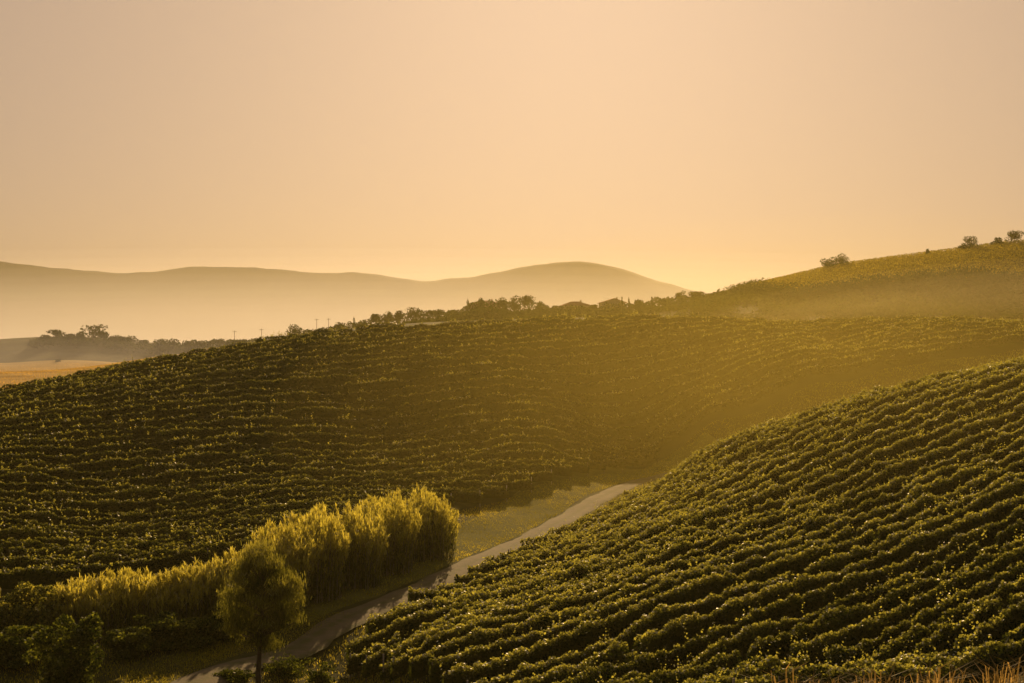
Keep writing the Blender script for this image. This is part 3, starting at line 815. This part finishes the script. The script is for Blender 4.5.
# ------------------------------------------------------------------ houses, poles, track on the ridge
def house(px_, peak, eave, wpx, D, rz, depth, label, hip=False, wins=()):
    x = fx(px_, D); zb = z1(x, D) - 0.4
    root = empty("farmhouse", (x, D, zb)); root.rotation_euler = (0, 0, rz)
    W = wpx/F*D; ze = -(eave-341)/F*D - zb; zp = -(peak-341)/F*D - zb
    dd = depth; wl = MB().box((0, 0, ze/2), (W*.92, dd, ze))
    if not hip:
        for s in (-1, 1): wl.poly([(-W*.46, s*dd/2*.998, ze), (W*.46, s*dd/2*.998, ze), (0, s*dd/2*.998, zp-.12)])
    wl.build("wall", M["wall"], root, False)
    rf = MB(); t = .22; r = dd*.5+.45; ins = dd*.45 if hip else 0
    A = [(-W*.52, -r, ze-.1), (W*.52, -r, ze-.1), (W*.52, r, ze-.1), (-W*.52, r, ze-.1)]
    if hip: P1, P2 = (-W*.14, 0, zp), (W*.14, 0, zp)
    else: P1, P2 = (0, -r, zp), (0, r, zp)
    if hip:
        rf.poly([A[0], A[1], P2, P1]); rf.poly([A[1], A[2], P2]); rf.poly([A[2], A[3], P1, P2]); rf.poly([A[3], A[0], P1]); rf.poly(A[::-1])
    else:
        rf.poly([A[1], A[2], P2, P1]); rf.poly([A[3], A[0], P1, P2])
    ro = rf.build("roof", M["roof"], root, False)
    if not hip:
        so_ = ro.modifiers.new("thick", 'SOLIDIFY'); so_.thickness = 0.2
    MB().box((W*.2, .5, zp*.5+ze*.5+.55), (.6, .6, 1.5)).build("chimney", M["wall"], ro, False)
    for wx, wz in wins:
        f_ = MB().box((wx*W, -dd/2-.02, ze*wz), (0.9, .10, 1.2)).build("window", M["wall"], root, False)
        MB().box((wx*W, -dd/2-.08, ze*wz), (0.7, .06, 1.0)).build("pane", M["window"], f_, False)
    MB().box((0.0, -dd/2-.03, 1.1), (1.1, .1, 2.1)).build("door", M["bark"], root, False)
    return setp(root, label, "house", "houses on the hazy ridge")
house(575, 301, 305, 30, 516, 0.15, 8, "low hipped farmhouse on the ridge, left of the gabled one", True, ((-.25, .6), (.2, .6)))
house(612, 298, 302, 25, 514, 0.1, 9, "taller gabled farmhouse on the ridge beside slim cypresses", False, ((-.25, .7), (.22, .7), (-.25, .35), (.22, .35)))
house(485, 300, 303, 34, 522, 0.05, 8, "long low building among trees on the middle of the hazy ridge", True, ((-.3, .6), (0.1, .6), (.3, .6)))

def pole(px_, top, D, label):
    x = fx(px_, D); zb = z1(x, D); zt = -(top-341)/F*D
    root = empty("utility_pole", (x, D, zb)); h = zt-zb
    MB().tube([(0, 0, -.5), (0, 0, h)], [.12, .08], 8).build("shaft", M["bark"], root)
    c = MB().box((0, 0, h-.5), (1.6, .12, .14)).build("crossarm", M["bark"], root, False)
    for s in (-.65, 0.65):
        MB().tube([(s, 0, h-.42), (s, 0, h-.15)], [.06, .04], 6).build("insulator", M["concrete"], c)
    return setp(root, label, "utility pole", "utility poles on the hazy ridge")
pole(316.7, 318, 518, "left one of the two darker utility poles right of the dome shaped tree")
pole(328.5, 317.5, 518, "right one of the two darker utility poles right of the dome shaped tree")
pole(261.5, 328, 516, "faint utility pole above the misty hedge, left of the dome shaped tree")
pole(234.5, 330, 516, "faintest utility pole, farthest left above the misty hedge")
setp(ribbon("track", [(fx(533, 452), 452), (fx(541, 458), 458), (fx(553, 468), 468)], 2.2, 0.35, M["track"], 5), kind="structure")

# ------------------------------------------------------------------ grass (stuff)
def scatter_grass(name, poly, n, length, width, mat, label, lean=0.4, skip_road=True):
    P = np.array(poly); lo, hi = P.min(0), P.max(0)
    X = rng.uniform(lo[0], hi[0], n*3); Y = rng.uniform(lo[1], hi[1], n*3)
    k = inside(poly, X, Y)
    if skip_road:
        k &= np.abs(X - np.interp(Y, rc[:, 1], rc[:, 0])) > 1.9
    dens = 0.5 + 0.5*np.sin(X*0.9+1.3*np.sin(Y*.5))*np.sin(Y*0.7+X*.3)
    k &= rng.uniform(size=len(X)) < 0.35 + 0.65*dens
    X, Y = X[k][:n], Y[k][:n]
    B = np.stack([X, Y, zfun(X, Y)-.02], 1)
    V = blades(B, length, width, lean, 0.35)
    t = np.tile(np.clip(0.45 + 0.3*np.sin(X*.35)*np.cos(Y*.23) + rng.normal(size=len(X))*.12, 0, 1), 2)
    o = link(name, quad_mesh(name, V, 4, M[mat], tintv=t))
    return setp(o, label, "grass", kind="stuff")
verge = [(-40, 62), (-34, 96), (-22, 114), (-10, 140), (3, 167), (11, 180), (18.5, 194), (31, 205), (50, 216), (64, 226), (79, 236), (98, 248), (104, 230), (66, 205), (40, 190), (24, 172), (10, 140), (-2, 112), (-6, 96), (-10, 86), (-4, 72), (0, 58), (-14, 55)]
scatter_grass("verge_grass", verge, 300000, 0.30, 0.042, "grass", "rough green and golden grass on the verges of the road", .6)
scatter_grass("road_grass", [(-36, 50), (-30, 50), (-17.5, 82), (-11.5, 95), (-15, 95), (-21, 82)], 60000, 0.18, 0.03, "grass", "short grass growing through the lower part of the lane", .7, False)
scatter_grass("ground_weeds", near_poly, 26000, 0.25, 0.06, "grass", "low weeds between the near vine rows", .7, False)
nt_ = 42
ang = rng.uniform(-0.16, 0.47, nt_); ang = np.where(rng.uniform(size=nt_) < 0.55, rng.uniform(0.20, 0.44, nt_), ang); rr_ = rng.uniform(15, 23, nt_)
tx_, ty_ = np.sin(ang)*rr_, np.cos(ang)*rr_
hgt = rng.uniform(0.38, 0.85, nt_)*(0.7 + 0.5*(ang > 0.2))
bl = []
for i in range(nt_):
    m_ = int(rng.integers(25, 60)); gx = tx_[i]+rng.normal(size=m_)*.12; gy = ty_[i]+rng.normal(size=m_)*.12
    bl.append(blades(np.stack([gx, gy, zfun(gx, gy)-.03], 1), hgt[i], 0.014, .35, .45))
bl = np.concatenate(bl)
setp(link("foreground_grass", quad_mesh("foreground_grass", bl, 4, M["dry"], tintv=np.clip(rng.normal(.5, .25, len(bl)), 0, 1))), "tufts of dry golden grass on the brow right below the viewer", "grass", kind="stuff")
scatter_grass("brow_turf", [(-12, 12), (0, 11), (18, 12), (16, 32), (4, 30), (-8, 28), (-14, 26)], 26000, 0.14, 0.014, "grass", "short dull turf on the brow right below the viewer", .6, False)

scatter_grass("stubble_stalks", [(-290, 470), (-150, 228), (-60, 228), (-110, 470)], 60000, 0.55, 0.10, "straw", "golden stubble stalks standing on the field", .35, False)
# ------------------------------------------------------------------ haze
def volume_mat(name, density, aniso, col):
    m, nt, out = new_mat(name)
    v = nt.nodes.new("ShaderNodeVolumePrincipled")
    v.inputs["Color"].default_value = (*col, 1); v.inputs["Density"].default_value = density; v.inputs["Anisotropy"].default_value = aniso
    nt.links.new(v.outputs[0], out.inputs["Volume"])
    return m
AIR = (0.56, 0.49, 0.23)
hz = MB().box((0, 1190, 46), (4000, 2640, 152)).build("haze", volume_mat("haze_air", 0.00013, 0.58, AIR), None, False)
setp(hz, kind="stuff")
def mist(name, c, r, density, label, col, g=0.58, n=8):
    """mist lying in a hollow: nested lenses, each adding to the one around it, so it thins out gradually"""
    nu, nv = 32, 16
    root = empty(name, c)
    m = volume_mat(name, density/n, g, col)
    for q in range(n):
        k = 1.0 - 0.92*q/n
        mb = MB()
        for j in range(1, nv):
            th = math.pi*j/nv
            for i in range(nu):
                ph = 2*math.pi*i/nu
                mb.v.append((k*r[0]*math.sin(th)*math.cos(ph), k*r[1]*math.sin(th)*math.sin(ph), k*r[2]*math.cos(th)))
        for j in range(nv-2):
            for i in range(nu):
                a_, b_ = j*nu+i, j*nu+(i+1) % nu
                mb.f.append((a_, a_+nu, b_+nu, b_))
        t_ = len(mb.v); mb.v += [(0, 0, k*r[2]), (0, 0, -k*r[2])]
        for i in range(nu):
            mb.f.append((t_, i, (i+1) % nu)); kk = (nv-2)*nu
            mb.f.append((t_+1, kk+(i+1) % nu, kk+i))
        mb.build("mist_layer", m, root)
    return setp(root, label, "mist", kind="stuff")
GOLD, PALE = (0.56, 0.45, 0.10), (0.64, 0.65, 0.78)
mist("valley_veil_mist", (40, 180, -10), (72, 104, 26), 0.0019, "thin golden valley mist along the road, built up to stand in for lens flare", GOLD)  # thin valley haze, thickened and gilded to stand in for lens flare
mist("plain_mist", (-150, 1130, -25), (1300, 540, 100), 0.0019, "pale mist over the plain in front of the mountains", (0.93, 0.92, 1.0), g=0.35, n=15)
mist("hollow_mist", (-190, 470, -14), (170, 80, 20), 0.0035, "low mist under the trees beyond the stubble field", PALE)
mist("slope_mist", (160, 346, -4), (120, 48, 27), 0.0062, "low mist at the foot of the right hill", (0.62, 0.54, 0.36))
